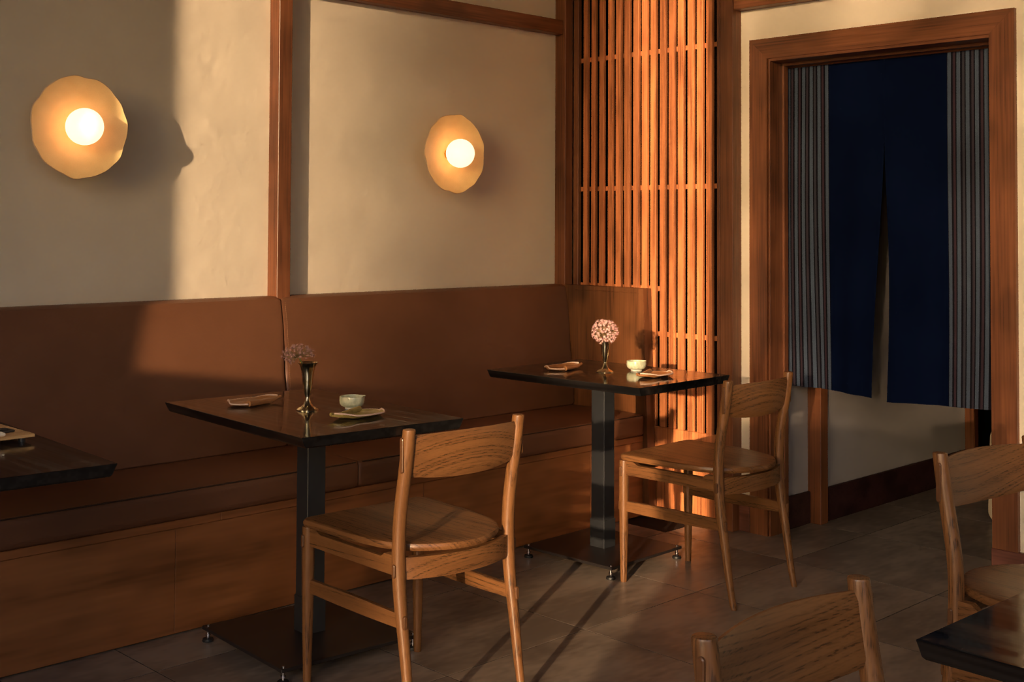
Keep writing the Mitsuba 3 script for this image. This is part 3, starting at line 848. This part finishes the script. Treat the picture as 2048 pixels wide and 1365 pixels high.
# tray at the left edge
tr = thing('serving_tray', 'flat light wooden tray on small feet at the left edge of the photo', 'tray')
def tray_at(z=0.0):
    return at(1.392, 3.148, ZT + z, 1.5)
part(tr, 'board', box(-0.36, 0.0, 0.0, 0.24, 0.012, 0.021, 0.002), 'tray_wood', tw=tray_at())
for a, b in ((-0.025, 0.025), (-0.335, 0.025), (-0.025, 0.215), (-0.335, 0.215)):
    part(tr, 'foot', lathe([(0.0, 0.0), (0.009, 0.0), (0.010, 0.012), (0.0, 0.0125)], 16), 'iron_black', 30, tw=tray_at() @ T().translate([a, b, 0]))
sp = thing('cutlery_sleeve', 'dark folded cloth sleeve lying on the wooden tray', 'cloth')
put(sp, cat(box(-0.24, -0.03, 0.055, 0.085, 0.0215, 0.0275, 0.002), box(-0.245, -0.045, 0.058, 0.082, 0.0277, 0.032, 0.002)), 'cloth_dark', tw=tray_at())
nk = thing('paper_napkin', 'white folded paper napkin on the wooden tray', 'napkin')
put(nk, box(-0.22, -0.075, 0.008, 0.05, 0.0215, 0.030, 0.003), 'paper_white', tw=tray_at())

# ------------------------------------------------------------------ curtain
cu = thing('noren_curtain', 'navy split doorway curtain with grey striped outer borders', 'curtain')
XK = 4.622
def flap(y_out, y_in_fn, bot_fn, sgn, name, seed):
    nu, nv = 70, 60
    ph = np.random.default_rng(seed).uniform(0, 6.28, 3)
    u, v = np.meshgrid(np.linspace(0, 1, nu), np.linspace(0, 1, nv), indexing='ij')   # u outer -> inner, v top -> bottom
    yin = y_in_fn(v)
    y = y_out + (yin - y_out) * u
    zb = bot_fn(u)
    z = 1.995 + (zb - 1.995) * v
    wv = 0.010 * v * np.sin(u * 9 + ph[0] + v) + 0.004 * v * np.sin(u * 23 + ph[1]) + 0.012 * v * v * np.sin(u * 3 + ph[2])
    x = XK + wv
    y = y + 0.004 * np.sin(v * 5 + ph[1]) * v
    P, f = sheet(lambda a, b: (x, y, z), nu, nv)
    uv = np.stack([np.abs(y_out - yin) * u, z], -1).reshape(-1, 2)
    part(cu, name, (P, f), 'noren', True, uv=uv)
flap(2.906, lambda v: 2.452 + 0.062 * smooth01((v - 0.1) / 0.9) - 0.008 * np.sin(math.pi * v), lambda u: 0.622 - 0.014 * u ** 3, 1, 'flap', 1)
flap(1.985, lambda v: 2.4515 - 0.006 * v - 0.012 * np.sin(math.pi * np.clip((v - .3) / .7, 0, 1)), lambda u: 0.618 - 0.02 * u, -1, 'flap', 2)
part(cu, 'rod', tube([(XK, 1.93, 2.003), (XK, 2.95, 2.003)], 0.011, 12), 'cherry_y', True)

# board leaning in the hall
sg_ = thing('framed_board', 'small cream framed board with rounded corners beyond the right side of the doorway', 'sign')
fx = 5.41
g = sg.box(-0.25, 0.0, 0.25, 0.42).buffer(-0.05).buffer(0.05, quad_segs=8)
hole = sg.box(-0.205, 0.045, 0.205, 0.375).buffer(-0.02).buffer(0.02, quad_segs=6)
def board(poly, th):
    m = trimesh.creation.extrude_polygon(poly, th, engine='earcut')
    v = m.vertices.copy()
    m.vertices = np.stack([v[:, 2], v[:, 0], v[:, 1]], -1)
    if m.volume < 0:
        m.invert()
    return m
btw = T().translate([fx, 2.135, 0.004]).rotate([0, 1, 0], 4)
part(sg_, 'frame', board(g.difference(hole), 0.03), 'frame_cream', tw=btw)
part(sg_, 'face', board(hole, 0.012), 'paper_white', tw=btw @ T().translate([0.008, 0, 0]))
